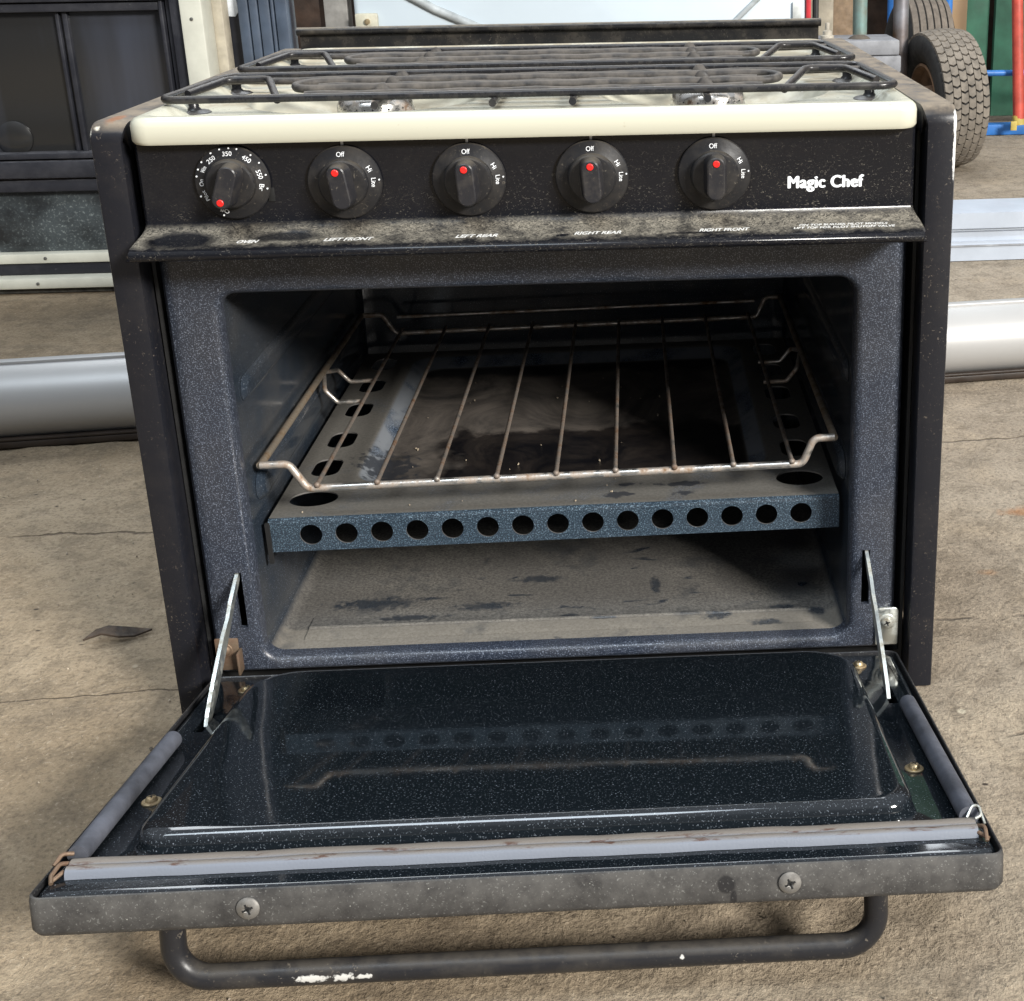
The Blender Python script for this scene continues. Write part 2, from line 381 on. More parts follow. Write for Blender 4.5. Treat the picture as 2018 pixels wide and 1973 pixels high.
def text_bm(bm, s, wd, ht, Mx, shear=0, bold=0.0, spacing=1.0):
    """lettering wd x ht (overall box) centred on Mx's XY plane; wd None keeps the aspect"""
    cu = bpy.data.curves.new('lettering', 'FONT'); cu.body = s; cu.shear = shear; cu.offset = bold; cu.size = 1; cu.space_character = spacing
    cu.resolution_u = 5; cu.extrude = .02
    o = bpy.data.objects.new('lettering', cu); COL.objects.link(o)
    dg = bpy.context.evaluated_depsgraph_get(); me = bpy.data.meshes.new_from_object(o.evaluated_get(dg))
    bpy.data.objects.remove(o); bpy.data.curves.remove(cu)
    xs = [v.co.x for v in me.vertices]; ys = [v.co.y for v in me.vertices]
    x0, x1, y0, y1 = min(xs), max(xs), min(ys), max(ys)
    ky = ht/(y1-y0); kx = wd/(x1-x0) if wd else ky
    for v in me.vertices:
        v.co = Mx @ Vector(((v.co.x-(x0+x1)/2)*kx, (v.co.y-(y0+y1)/2)*ky, v.co.z*ky*.3))
    bm.from_mesh(me); bpy.data.meshes.remove(me)
def screw_bm(bm, Mx, r=.0055, h=.003, mi=0, washer=0):
    if washer: lathe(bm, [(0, 0), (washer, 0), (washer, .0006), (washer*.9, .0010), (r*.9, .0010)], 24, Mx, mi)
    lathe(bm, [(r, .0004), (r, .001), (r*.93, h*.55), (r*.75, h*.85), (r*.45, h*.97), (r*.3, h)], 24, Mx, mi)
    s = r*.5
    lathe(bm, [(r*.3, h), (r*.12, h*.6), (0, h*.55)], 8, Mx, mi)
    for a in (0, PI/2): box(bm, -s, s, -r*.09, r*.09, h*.62, h*1.01, mat=Mx @ Matrix.Rotation(a+.4, 4, 'Z'), mi=1)
def FY(x, y, z): return Matrix.Translation((x, y, z)) @ Matrix.Rotation(PI/2, 4, 'X')   # local +Z looks towards -Y

# ------------------------------------------------------------------ ground
m = Mat('concrete_floor')
n1 = m.noise(2.6, 7, .66); n2 = m.noise(34, 8, .72, dist=.15); n3 = m.noise(280, 4, .75, dist=.2); n4 = m.noise(9, 6, .68, dist=.5)
st = m.noise(5, 6, .72, m.scale((.45, 1.9, 1)), dist=.5)
c = m.mix(m.step(n1, .32, .68), (.225, .168, .106), (.335, .268, .185))
c = m.mix(m.math('MULTIPLY', m.step(m.xyz()[0], -.10, .40), .75), c, m.mix(m.step(n1, .35, .65), (.27, .225, .175), (.37, .32, .255)))
c = m.mix(m.math('MULTIPLY', m.step(n4, .50, .66), .40), c, (.43, .345, .24))
c = m.mix(m.math('MULTIPLY', m.step(n4, .45, .34), .32), c, (.155, .122, .088))
c = m.mix(m.math('MULTIPLY', m.step(n2, .52, .40), .40), c, (.12, .095, .068))
c = m.mix(m.math('MULTIPLY', m.step(n3, .50, .34), .55), c, (.095, .074, .055))
c = m.mix(m.math('MULTIPLY', m.step(n3, .58, .68), .45), c, (.48, .40, .30))
c = m.mix(m.math('MULTIPLY', m.step(st, .57, .68), .42), c, (.120, .098, .076))
c = m.mix(m.math('MULTIPLY', m.step(m.vor(23), .085, .05), m.step(m.noise(6, 2), .52, .60)), c, (.46, .40, .30))
c = m.mix(m.math('MULTIPLY', m.step(m.vor(36, m.scale((1, 1.7, 1.3))), .10, .06), m.step(m.noise(4.1, 2), .50, .58)), c, (.05, .04, .032))
c = m.mix(m.math('MULTIPLY', m.blob((.414, .281, 0), (.020, .012, .05), .6, .5, 60), .6), c, (.32, .14, .05))
c = m.mix(m.math('MULTIPLY', m.blob((.352, .165, 0), (.010, .006, .05), .6, .5, 60), .4), c, (.33, .16, .06))
q = m.math('ADD', m.math('ADD', m.math('MULTIPLY', n2, .8), m.math('MULTIPLY', n3, .42)), m.math('MULTIPLY', n4, .8))
for (xa, ya, xb, yb, wd_, amp) in ((.26, .094, 1.2, .100, .0013, .012), (-1.2, -.01, -.24, .038, .0005, .014), (-1.1, .262, -.30, .312, .0010, .02),
                                   (.30, -.06, .75, -.13, .0012, .03), (.34, .45, 1.1, .50, .0010, .02)):
    k_ = (yb-ya)/(xb-xa)
    dd = m.math('SUBTRACT', m.xyz()[1], m.math('ADD', m.math('MULTIPLY', m.xyz()[0], k_), ya-k_*xa))
    dd = m.math('ABSOLUTE', m.math('ADD', dd, m.math('MULTIPLY', m.math('SUBTRACT', m.noise(11, 5, .62), .5), amp*2)))
    ln = m.math('MULTIPLY', m.math('MULTIPLY', m.step(dd, wd_*2, wd_*.6), m.step(m.noise(14, 3), .38, .50)), m.math('MULTIPLY', m.step(m.xyz()[0], xa, xa+.02), m.step(m.xyz()[0], xb, xb-.02)))
    c = m.mix(m.math('MULTIPLY', ln, .75), c, (.060, .045, .034)); q = m.math('SUBTRACT', q, m.math('MULTIPLY', ln, .6))
m.set(col=c, rough=.95, spec=.2); m.bump(q, .009, .72); M['ground'] = m
bm = bmesh.new()
import mathutils.noise as mn
xs = [-9, -5, -3, -2, -1.5, -1.2, -.95]+[-.8+i*.009 for i in range(179)]+[.95, 1.2, 1.5, 2, 3, 5, 9]
ys = [-9, -5, -3, -1.6, -1, -.6]+[-.42+i*.009 for i in range(110)]+[.62, .72, .85, 1, 1.2, 1.4, 1.8, 2.4, 3.2, 4.5, 9]
gv = []
for yv in ys:
    row = []
    for xv in xs:
        h = 0
        if abs(xv) < .82 and -.45 < yv < .58:
            a_ = mn.fractal(Vector((xv*11, yv*13, 0)), 1, 2, 5); b_ = max(0, mn.noise(Vector((xv*5, yv*7, 3)))+.15)
            h = .0013*a_+(.0085 if yv < -.1 else .005)*b_*mn.fractal(Vector((xv*34, yv*40, 5)), .8, 2, 3)
            if abs(xv) < .30 and yv > -.03: h *= .15
        row.append(bm.verts.new((xv, yv, h-.0012)))
    gv.append(row)
for j in range(len(ys)-1):
    for i in range(len(xs)-1): bm.faces.new((gv[j][i], gv[j][i+1], gv[j+1][i+1], gv[j+1][i]))
struct(obj('ground', bm, M['ground'], smooth=80))

# ------------------------------------------------------------------ the range
stove = thing('gas_range', 'black four burner gas range standing on the concrete with its oven door hanging open', 'stove')
# side panels: front flange, rounded shoulder, top strip, return and outer wall
def side_panel(s):
    bm = bmesh.new()
    xo, xi, xt = .2665, .2487, .2445
    prof = [(0.0, 0.0), (0.0, .404)]+[(.012-.012*math.cos(a), .404+.012*math.sin(a)) for a in [PI/2*k/6 for k in range(1, 7)]]+[(.467, .416)]
    n = len(prof); cols = []
    e1 = .0022
    for x_, dy, dz in ((xo, .0025, -.0025), (xo-.0007, .0007, -.0007), (xo-e1, 0, 0), (xi+e1, 0, 0), (xi+.0006, .0007, -.0007), (xi, .0025, -.0025)):
        c_ = []
        for i, (yy, zz) in enumerate(prof):
            t = max(0, min(1, (zz-.40)/.016)); xx = x_
            if x_ < .25: xx = x_*(1-t)+(x_-(xi-xt))*t
            ny, nz = (dy*(1-t), dz*t)
            c_.append(bm.verts.new((s*xx, yy+ny, zz+nz)))
        cols.append(c_)
    for a, b in zip(cols, cols[1:]):
        for i in range(n-1): bm.faces.new((a[i], a[i+1], b[i+1], b[i]))
    a = cols[0]                                                    # outer wall
    w0 = [bm.verts.new((s*xo, .467, 0)), bm.verts.new((s*xo, .467, .4135))]
    bm.faces.new(a[:-1]+[a[-1], w0[1], w0[0]][0:3] if False else a+[w0[0]])
    b = cols[-1]                                                   # inner return 20 mm deep, then top strip turned down
    for i in range(n-1):
        va, vb = b[i], b[i+1]
        def back(v):
            t = max(0, min(1, (v.co.z-.40)/.012))
            return Vector((v.co.x, v.co.y+.020*(1-t), v.co.z-.014*t))
        bm.faces.new((va, vb, bm.verts.new(back(vb)), bm.verts.new(back(va))))
    return obj('side_panel', bm, M['side_paint'], stove, 40)
side_panel(-1); side_panel(1)
bm = bmesh.new(); box(bm, -.2655, .2655, .455, .466, .012, .405); box(bm, -.2478, -.2455, .02, .455, .012, .398); box(bm, .2455, .2478, .02, .455, .012, .398)
box(bm, -.2455, .2455, .02, .455, .006, .018)
obj('inner_casing', bm, flat('casing_black', (.012, .012, .012), .6), stove)

# cooktop with four burner wells
WELLS = [(-.120, .122), (.120, .122), (-.120, .312), (.120, .312)]
bm = bmesh.new()
def L3(x0, x1, y0, y1, r, z): return loop(bm, [(a, b, z) for a, b in rr(x0, x1, y0, y1, r, 6)])
X, Y0, Y1 = .2405, -.012, .432
seq = [(0.0012, .4035, .013), (0, .4055, .013), (0, .4145, .013), (.0007, .4172, .013), (.0025, .4190, .012), (.005, .4197, .011), (.010, .4197, .010), (.013, .4185, .009), (.017, .4145, .008), (.020, .4130, .007)]
prev = None
for ins, z_, r_ in seq:
    L_ = L3(-X+ins, X-ins, Y0+ins, Y1-ins, r_, z_)
    if prev: bridge(bm, prev, L_)
    prev = L_
wl = []
for cx_, cy_ in WELLS:
    R0 = .083; P = None
    for i, (q, dz) in enumerate(((1, 0), (.975, -.0008), (.94, -.0035), (.86, -.011), (.74, -.017), (.60, -.0195), (.40, -.0200), (.30, -.018))):
        C_ = loop(bm, [(a, b, .4130+dz) for a, b in circ(cx_, cy_, R0*q, 64)])
        if P: bridge(bm, P, C_)
        else: wl.append(C_)
        P = C_
    bm.faces.new(P)
fill(bm, [prev]+wl)
obj('cooktop', bm, M['cream'], stove, 50, label='cream enamelled top with a rolled front lip')
# burners
for i, (cx_, cy_) in enumerate(WELLS):
    bx, by = (cx_+.006 if cx_ < 0 else cx_-.004), cy_-.012
    bm = bmesh.new(); T = Matrix.Translation((bx, by, 0))
    lathe(bm, [(.030, .393), (.030, .398), (.0265, .401), (.0256, .4105), (.0240, .4138), (.0205, .4158), (.012, .4166), (0, .4167)], 48, T)
    for k in range(30):
        a = 2*PI*k/30
        lathe(bm, [(0, .0002), (.0006 if k % 2 else .0004, .0002)], 8, T @ Matrix.Rotation(a, 4, 'Z') @ Matrix.Translation((.0261, 0, .4088)) @ Matrix.Rotation(PI/2, 4, 'Y'), 1)
    obj('burner_cap', bm, [M['burner'], M['hole']], stove, 40)
# backguard
bm = bmesh.new(); tube(bm, [(-.249, .457, .4322), (.243, .457, .4322)], .0038, 12); obj_p = [(.461, .4322), (.461, .398), (.4585, .398), (.4585, .4322)]
extr(bm, obj_p, -.247, .241, True, True)
obj('backguard', bm, M['black_gloss'], stove)

# control panel
bm = bmesh.new()
prof = [(-.002, .406), (-.002, .372), (-.002, .3545), (-.0025, .3520), (-.0040, .3498), (-.0068, .3480), (-.0105, .3467), (-.013, .3459), (-.024, .3437), (-.0285, .3427), (-.0305, .3418), (-.0316, .3404), (-.0318, .3388), (-.0312, .3372), (-.0295, .3362), (-.026, .3358), (.010, .3358)]
hw = [.2405, .2405, .2406, .2408, .2412, .2418, .2424, .2430, .2434, .2436, .2436, .2436, .2436, .2436, .2436, .2436, .2436]
cols = []
for s, dx, dy in ((-1, 0, .006), (-1, .0006, .002), (-1, .0025, 0), (0, 0, 0), (1, .0025, 0), (1, .0006, .002), (1, 0, .006)):
    c_ = []
    for (yy, zz), h in zip(prof, hw): c_.append(bm.verts.new((s*(h-dx), yy+(dy if zz > .338 else 0), zz)))
    cols.append(c_)
for a, b in zip(cols, cols[1:]):
    for i in range(len(prof)-1): bm.faces.new((a[i], a[i+1], b[i+1], b[i]))
cp = obj('control_panel', bm, M['panel'], stove, 40)
bm = bmesh.new()
slope = .1974
for s, xc, wd_ in (('OVEN', -.1735, .0130), ('LEFT FRONT', -.1125, .0300), ('LEFT REAR', -.0345, .0258), ('RIGHT REAR', .0400, .0290), ('RIGHT FRONT', .1185, .0315)):
    bm = bmesh.new()
    for i, dx in enumerate((0, .00022)): text_bm(bm, s, wd_, .0042, Matrix.Translation((xc+dx, -.0190, .34485+i*.00002)) @ Matrix.Rotation(slope, 4, 'X'), .35, .012)
    obj('control_lettering', bm, M['worn_ink'], cp, 0)
bm = bmesh.new()
text_bm(bm, 'ON TOP BURNER PILOT MODELS', .0560, .0029, Matrix.Translation((.1935, -.0155, .34555)) @ Matrix.Rotation(slope, 4, 'X'), .3, .022)
text_bm(bm, 'LIFT TOP FOR PILOT SHUTOFF VALVE', .0640, .0029, Matrix.Translation((.1935, -.0195, .34475)) @ Matrix.Rotation(slope, 4, 'X'), .3, .022)
obj('notice_lettering', bm, M['worn_ink'], cp, 0)
bm = bmesh.new()
for i, (dx, dz) in enumerate(((0, 0), (.0003, 0), (-.0003, 0), (.00055, 0), (-.00055, 0), (0, .00025), (0, -.00025), (.0003, .0002), (-.0003, -.0002))):
    text_bm(bm, 'Magic Chef', .0472, .0098, FY(.1838+dx, -.0022-i*.00002, .3690+dz), 0, .0, 1.06)
obj('brand_lettering', bm, M['white_ink'], cp, 0)
bm = bmesh.new()
for xx in (-.1145, -.0385, .0375, .1135):
    bm = bmesh.new(); box(bm, xx-.0008, xx+.0008, -.0024, -.0019, .3995, .4035); obj('tick_mark', bm, M['white_ink'], cp, 0)
# dials
def polar(deg, r): a = math.radians(deg); return r*math.sin(a), r*math.cos(a)
def dial(x_, kind, rot):
    cz_ = .3788 if kind == 'oven' else .3772
    T = FY(x_, -.0023, cz_)
    bm = bmesh.new()
    lathe(bm, [(.0150, 0.0005), (.0222, .0005), (.0228, .0012), (.0228, .0022), (.0222, .0029), (.0185, .0040), (.0152, .0052), (.0150, .0056), (.0147, .0090), (.0138, .0100), (.012, .0103), (0, .0103)], 64, T)
    d_ = obj('dial', bm, M['dial'], stove, 30)
    bm = bmesh.new(); R_ = T @ Matrix.Rotation(math.radians(-rot), 4, 'Z')
    P = None
    for h_, wx, ly, rad in ((.0100, .0072, .0140, .0068), (.0140, .0066, .0137, .0062), (.0195, .0058, .0134, .0054), (.0207, .0054, .0131, .0050), (.0212, .0046, .0124, .0042)):
        L_ = loop(bm, [R_ @ Vector((a, b, h_)) for a, b in rr(-wx, wx, -ly, ly, rad, 6)])
        if P: bridge(bm, P, L_)
        P = L_
    bm.faces.new(P); obj('grip', bm, M['knob'], d_, 32)
    bm = bmesh.new(); lathe(bm, [(.0021, .0205), (.0021, .0216), (.0017, .0219), (0, .0219)], 20, R_ @ Matrix.Translation((0, .0094, 0)))
    obj('red_marker', bm, M['red'], d_)
    bm = bmesh.new()
    def txt(s, deg, r=.0181, ht=.0029, wd_=None, turn=0):
        a, b = polar(deg, r)
        text_bm(bm, s, wd_, ht, T @ Matrix.Translation((a, b, .00445)) @ Matrix.Rotation(math.radians(-deg+turn), 4, 'Z') @ Matrix.Rotation(-.33, 4, 'X'), 0, .0)
    def dot(deg, r=.0213, q=.00052):
        a, b = polar(deg, r); lathe(bm, [(q, .0030), (q, .0037), (0, .0037)], 12, T @ Matrix.Translation((a, b, 0)))
    if kind == 'oven':
        for s, dg in (('250', -36), ('350', -2), ('450', 36), ('550', 74), ('Br', 100), ('On', -88), ('Wm', -61), ('Pilot', -114), ('Off', -160)): txt(s, dg, ht=.0028, wd_={3: .0056, 2: .0042, 5: .0066}[len(s)])
        for dg in (-52, -66, -30, -14, 1, 14, 38, 56, 78, 101, -78, -160, -112): dot(dg)
    else:
        txt('Off', -2, .0178, .0030, .0050); txt('Hi', 62, .0180, .0028, .0034); txt('Lite', 90, .0180, .0028, .0056)
        dot(86)
    obj('dial_markings', bm, M['white_ink'], d_, 0)
for x_, k_, r_ in ((-.1825, 'oven', 199), (-.1145, 'b', -8), (-.0385, 'b', -3), (.0375, 'b', -3), (.1135, 'b', 1)): dial(x_, k_, r_)
bm = bmesh.new(); box(bm, -.1625, -.1585, -.0026, -.0018, .3660, .3745, .0003); obj('panel_notch', bm, M['hole'], stove)

# oven frame: pressed enamel face with opening and two hinge slots
FX0, FX1, FZ0, FZ1 = -.2430, .2415, .0245, .345
OX0, OX1, OZ0, OZ1 = -.2072, .2072, .0357, .3028
bm = bmesh.new()
def LF(x0, x1, z0, z1, r, y_): return loop(bm, [(a, y_, b) for a, b in rr(x0, x1, z0, z1, r, 8)])
outer = [(0, .030, .004), (0, .022, .004), (.0012, .0175, .004), (.004, .0138, .004), (.008, .0122, .004), (.010, .012, .004)]
P = None
for ins, y_, r_ in outer:
    L_ = LF(FX0+ins, FX1-ins, FZ0+ins*.4, FZ1, r_, y_)
    if P: bridge(bm, P, L_)
    P = L_
inn0 = None; Q = None
for ins, y_ in ((-.0060, .012), (-.0040, .0122), (-.0020, .0132), (-.0006, .0150), (0, .0180), (0, .024)):
    L_ = LF(OX0+ins, OX1-ins, OZ0+ins, OZ1-ins, .012-ins, y_)
    if Q: bridge(bm, Q, L_)
    else: inn0 = L_
    Q = L_
slots = []
for sx_ in (-1, 1):
    xs_ = sx_*.2185
    pts = [(xs_-.0028, .061), (xs_+.0028, .061), (xs_+.0028, .104), (xs_-.0028, .104)]
    A = loop(bm, [(a, .012, b) for a, b in pts]); B = loop(bm, [(a, .016, b) for a, b in pts]); bridge(bm, A, B); slots.append(A)
fill(bm, [P, inn0]+slots)
obj('oven_frame', bm, M['frame_enamel'], stove, 30)
# cavity
bm = bmesh.new(); P = None
for ins, y_, r_ in ((0, .024, .012), (0, .033, .012), (.0005, .36, .014), (.001, .408, .016), (.004, .4165, .014), (.010, .4195, .010), (.014, .420, .008)):
    L_ = loop(bm, [(a, y_, b) for a, b in rr(OX0+ins, OX1-ins, OZ0+ins, OZ1-ins, r_, 8)])
    if P: bridge(bm, P, L_)
    P = L_
bm.faces.new(P)
# floor lip behind the front edge, then pressed seam
extr(bm, [(.034, .0359), (.040, .0366), (.050, .0366), (.0505, .0371), (.052, .0374), (.053, .0368), (.066, .0366), (.0665, .0360)], -.185, .185)
cav = obj('oven_cavity', bm, M['cavity'], stove, 40)
for s in (-1, 1):                                                  # pressed shelf supports on both walls
    bm = bmesh.new()
    def rib(z0, z1, y0, y1, dep):
        P = None
        for ins, d_ in ((0, 0), (.0015, dep*.55), (.0035, dep*.95), (.005, dep)):
            L_ = loop(bm, [(s*(.2069-d_), a, b) for a, b in rr(y0+ins*2, y1-ins, z0+ins, z1-ins, max(.002, (z1-z0)/2-ins-.0005), 5)])
            if P: bridge(bm, P, L_)
            P = L_
        bm.faces.new(P)
    rib(.219, .237, .035, .365, .0032); obj('shelf_support', bm, M['cavity'], cav, 40)
    bm = bmesh.new(); rib(.142, .164, .040, .385, .0045)
    obj('shelf_support', bm, M['cavity'], cav, 40)

# burner cover plate with holes (slightly tilted like the photographed one)
bm = bmesh.new(); PX, PY0, PY1, PZ = .2025, .040, .408, .133
H1 = .025
fr = loop(bm, [(a, PY0, b) for a, b in rr(-PX, PX, PZ-H1, PZ-.003, (.001, .001, .001, .001), 2)])
hl = []
for k in range(15):
    cx_ = -.1735+k*(.3485/14)
    C_ = loop(bm, [(a, PY0, b) for a, b in circ(cx_, PZ-.0125, .0078, 28)]); D_ = loop(bm, [(a, PY0+.0012, b) for a, b in circ(cx_, PZ-.0125, .0078, 28)])
    bridge(bm, C_, D_, 2); hl.append(C_)
fill(bm, [fr]+hl, 1)
# folded edge and top sheet
extr(bm, [(PY0, PZ-.003), (PY0+.0005, PZ-.0012), (PY0+.0018, PZ-.0003), (PY0+.003, PZ)], -PX, PX)
top = loop(bm, [(a, b, PZ) for a, b in rr(-PX, PX, PY0+.003, PY1, .001, 2)])
inner = []
def hole(pts):
    A = loop(bm, [(a, b, PZ) for a, b in pts]); B = loop(bm, [(a, b, PZ-.0012) for a, b in pts]); bridge(bm, A, B, 2); inner.append(A)
for s in (-1, 1):
    for yy in (.131, .187, .255, .315, .375): hole(rr(min(s*.170, s*.1915), max(s*.170, s*.1915), yy-.0165, yy+.0165, .009, 5))
    hole([(s*.178+.0175*math.cos(t), .074+.0135*math.sin(t)) for t in [2*PI*k/32 for k in range(32)]])
P = None
for ins, dz, r_ in ((0, 0, .02), (.002, -.0006, .02), (.010, -.006, .018), (.016, -.0095, .016), (.022, -.0105, .014)):
    L_ = loop(bm, [(a, b, PZ+dz) for a, b in rr(-.157+ins, .160-ins, .098+ins, .396-ins, r_, 6)])
    if P: bridge(bm, P, L_)
    else: inner.append(L_)
    P = L_
fill(bm, [P]); fill(bm, [top]+inner)
for f in bm.faces:
    if f.material_index == 0 and all(v.co.y < PY0+.0031 for v in f.verts): f.material_index = 1
o = obj('burner_cover', bm, [M['cover_plate'], M['shelf_front'], flat('bare_edge', (.20, .19, .18), .5, .6)], stove, 28, label='perforated cover plate with greasy stained top')
o.rotation_euler = (0, -.0105, 0); o.location = (0.0020, 0, -.0012)
bm = bmesh.new(); box(bm, -.2045, -.2015, .038, .0405, .100, .131); obj('plate_clip', bm, M['hole'], o)

# ------------------------------------------------------------------ oven door
TH = .1888
door = bpy.data.objects.new('oven_door', None)
bm = bmesh.new()
DW, DL = .2395, .2850
P = None
for ins, z_, r_ in ((.010, -.0210, .008), (.004, -.0206, .008), (.0012, -.0190, .008), (0, -.0165, .008), (0, -.002, .007), (.0004, .0004, .007), (.0012, .0008, .006), (.0018, .0002, .006), (.0018, -.008, .006)):
    L_ = loop(bm, [(a, b, z_) for a, b in rr(-DW+ins, DW-ins, -DL+ins, -.002-ins, r_, 6)])
    if P: bridge(bm, P, L_)
    else: bm.faces.new(L_)
    P = L_
door = obj('oven_door', bm, M['door_shell'], stove, 40)
door.location = (0, 0, .0306); door.rotation_euler = (-TH, 0, 0)
# liner
bm = bmesh.new(); P = None
for ins, z_, r_ in ((.0026, -.0085, .007), (.0026, -.005, .007), (.0034, -.0022, .007), (.0052, -.0006, .006), (.0075, 0, .005)):
    L_ = loop(bm, [(a, b, z_) for a, b in rr(-DW+ins, DW-ins, -DL+ins, -.002-ins, r_, 6)])
    if P: bridge(bm, P, L_)
    P = L_
fo = P; holes = []
for s in (-1, 1):
    pts = [(s*.2200-.003, -.094), (s*.2200+.003, -.094), (s*.2200+.003, -.066), (s*.2200-.003, -.066)]
    A = loop(bm, [(a, b, 0) for a, b in pts]); B = loop(bm, [(a, b, -.007) for a, b in pts]); bridge(bm, A, B); holes.append(A)
pts = [(.2285, -.030), (.2325, -.030), (.2325, -.016), (.2285, -.016)]
A = loop(bm, [(a, b, 0) for a, b in pts]); B = loop(bm, [(a, b, -.007) for a, b in pts]); bridge(bm, A, B); holes.append(A)
P = None
for ins, z_ in ((0, 0), (.0010, .0004), (.0018, .0016), (.0023, .0045), (.0028, .0085), (.0040, .0110), (.0062, .0125), (.0092, .0131)):
    L_ = loop(bm, [(a, b, z_) for a, b in rr(-.2050+ins, .2050-ins, -.2515+ins, -.0230-ins, (.030, .030, .016, .016), 8)])
    if P: bridge(bm, P, L_)
    else: holes.append(L_)
    P = L_
fill(bm, [fo]+holes); fill(bm, [P])
obj('door_liner', bm, M['liner_enamel'], door, 40)
# gaskets
bm = bmesh.new(); tube(bm, [(-.2268, -.116, .0056), (-.2268, -.185, .0056), (-.2262, -.254, .0056)], .0053, 16); obj('side_gasket', bm, M['gasket'], door)
bm = bmesh.new(); tube(bm, [(.2262, -.107, .0056), (.2272, -.185, .0056), (.2282, -.2545, .0056)], .0053, 16); obj('side_gasket', bm, M['gasket'], door)
bm = bmesh.new()
pr = [(-.2555, .0002), (-.2555, .0042), (-.2565, .0056), (-.2585, .0061), (-.2605, .0057), (-.2620, .0050), (-.2640, .0056), (-.2660, .0050), (-.2672, .0034), (-.2676, .0002)]
n_ = 40; rows = []
for i in range(n_+1):
    xx = -.2275+i*(.4575/n_); wob = .0003*math.sin(i*.7)+.0002*math.sin(i*2.1)
    rows.append([bm.verts.new((xx, a+wob+.0000, b*(1+.03*math.sin(i*1.3)))) for a, b in pr])
for a, b in zip(rows, rows[1:]):
    for i in range(len(pr)-1): bm.faces.new((a[i], a[i+1], b[i+1], b[i]))
bm.faces.new(rows[0]); bm.faces.new(rows[-1])
obj('front_gasket', bm, M['gasket_front'], door, 40)
bm = bmesh.new()
for pts in ([(-.2275, -.258, .004), (-.2315, -.262, .006), (-.2335, -.268, .003), (-.2320, -.272, .001)], [(-.2290, -.264, .003), (-.2330, -.270, .001)],
            [(-.228, -.254, .007), (-.2325, -.257, .0085), (-.2345, -.262, .005)]):
    tube(bm, fillet(pts, .003), .0011, 8)
obj('gasket_clip', bm, M['rusty_zinc'], door)
bm = bmesh.new()
for pts in ([(.2300, -.262, .004), (.2335, -.266, .006), (.2330, -.272, .001)], [(.2295, -.266, .003), (.2345, -.2705, .0015)]): tube(bm, fillet(pts, .003), .0011, 8)
obj('gasket_clip', bm, M['rusty_zinc'], door)
bm = bmesh.new()
for pts in ([(.2265, -.2565, .006), (.2300, -.2535, .011), (.2335, -.2545, .011), (.2335, -.259, .008), (.2300, -.260, .007)], [(.2335, -.2545, .010), (.2345, -.262, .005)]): tube(bm, fillet(pts, .004), .0007, 8)
obj('gasket_clip', bm, M['zinc'], door)
for (x_, l_) in ((-.2143, .187), (.2135, .187), (.2080, .0285), (-.2090, .0285)):
    bm = bmesh.new(); screw_bm(bm, Matrix.Translation((x_, -l_, .0001)), .0034, .0036, 0, .0055); obj('liner_screw', bm, [M['brass'], M['hole']], door)
for x_ in (-.1330, .1310):
    bm = bmesh.new(); screw_bm(bm, Matrix.Translation((x_, -DL-.0001, -.0085)) @ Matrix.Rotation(PI/2, 4, 'X'), .0056, .0022); obj('front_screw', bm, [M['screw_dusty'], M['hole']], door)
bm = bmesh.new()
tube(bm, fillet([(-.1785, -.2635, -.0205), (-.1785, -.2635, -.0572), (.1775, -.2635, -.0572), (.1775, -.2635, -.0205)], .033, 14), .0063, 20)
obj('handle', bm, M['handle'], door, 60)

# hinge arms and brackets
for s in (-1, 1):
    bm = bmesh.new(); x0, x1 = s*.2190-.0012, s*.2190+.0012
    a = Vector((.018, .1040)); b = Vector((-.0800, .0430)); dr = (b-a).normalized(); nn = Vector((-dr.y, dr.x))
    side = [(0, 0.0015), (.25, .0035), (.34, .0022), (.46, .0045), (.75, .0050), (.93, .0036), (1, .0015)]
    up_p = [a+dr*(b-a).length*t+nn*h*(-1) for t, h in side]; lo = [a+dr*(b-a).length*t+nn*(h+.001) for t, h in ((0, .002), (.3, .003), (.5, .0045), (.8, .0048), (1, .002))][::-1]
    ring = up_p+lo
    A = [bm.verts.new((x0, p.x, p.y)) for p in ring]; B = [bm.verts.new((x1, p.x, p.y)) for p in ring]; bridge(bm, A, B); bm.faces.new(A); bm.faces.new(B[::-1])
    obj('hinge_arm', bm, M['zinc'], stove, 30)
bm = bmesh.new()
P = None
for y_, i_ in ((.0118, 0), (.0100, 0), (.0096, .0005)):
    L_ = loop(bm, [(a, y_, b) for a, b in rr(.2265+i_, .2425-i_, .0290+i_, .0585-i_, (.003, .003, .001, .001), 3)])
    if P: bridge(bm, P, L_)
    P = L_
bm.faces.new(P); br = obj('hinge_bracket', bm, M['zinc'], stove)
bm = bmesh.new(); screw_bm(bm, FY(.2340, .0096, .0480), .0045, .003, 0, .0062); obj('bracket_screw', bm, [M['zinc'], M['hole']], br)
bm = bmesh.new(); box(bm, -.2400, -.2235, .0098, .0118, .0290, .0540, .001); box(bm, -.2235, -.2217, .002, .0118, .0290, .046, .0007)
br = obj('hinge_bracket', bm, M['rusty_zinc'], stove, label='rusty hinge bracket')
bm = bmesh.new(); screw_bm(bm, FY(-.2330, .0097, .0455), .0042, .003, 0, .0055); obj('bracket_screw', bm, [M['rusty_zinc'], M['hole']], br)

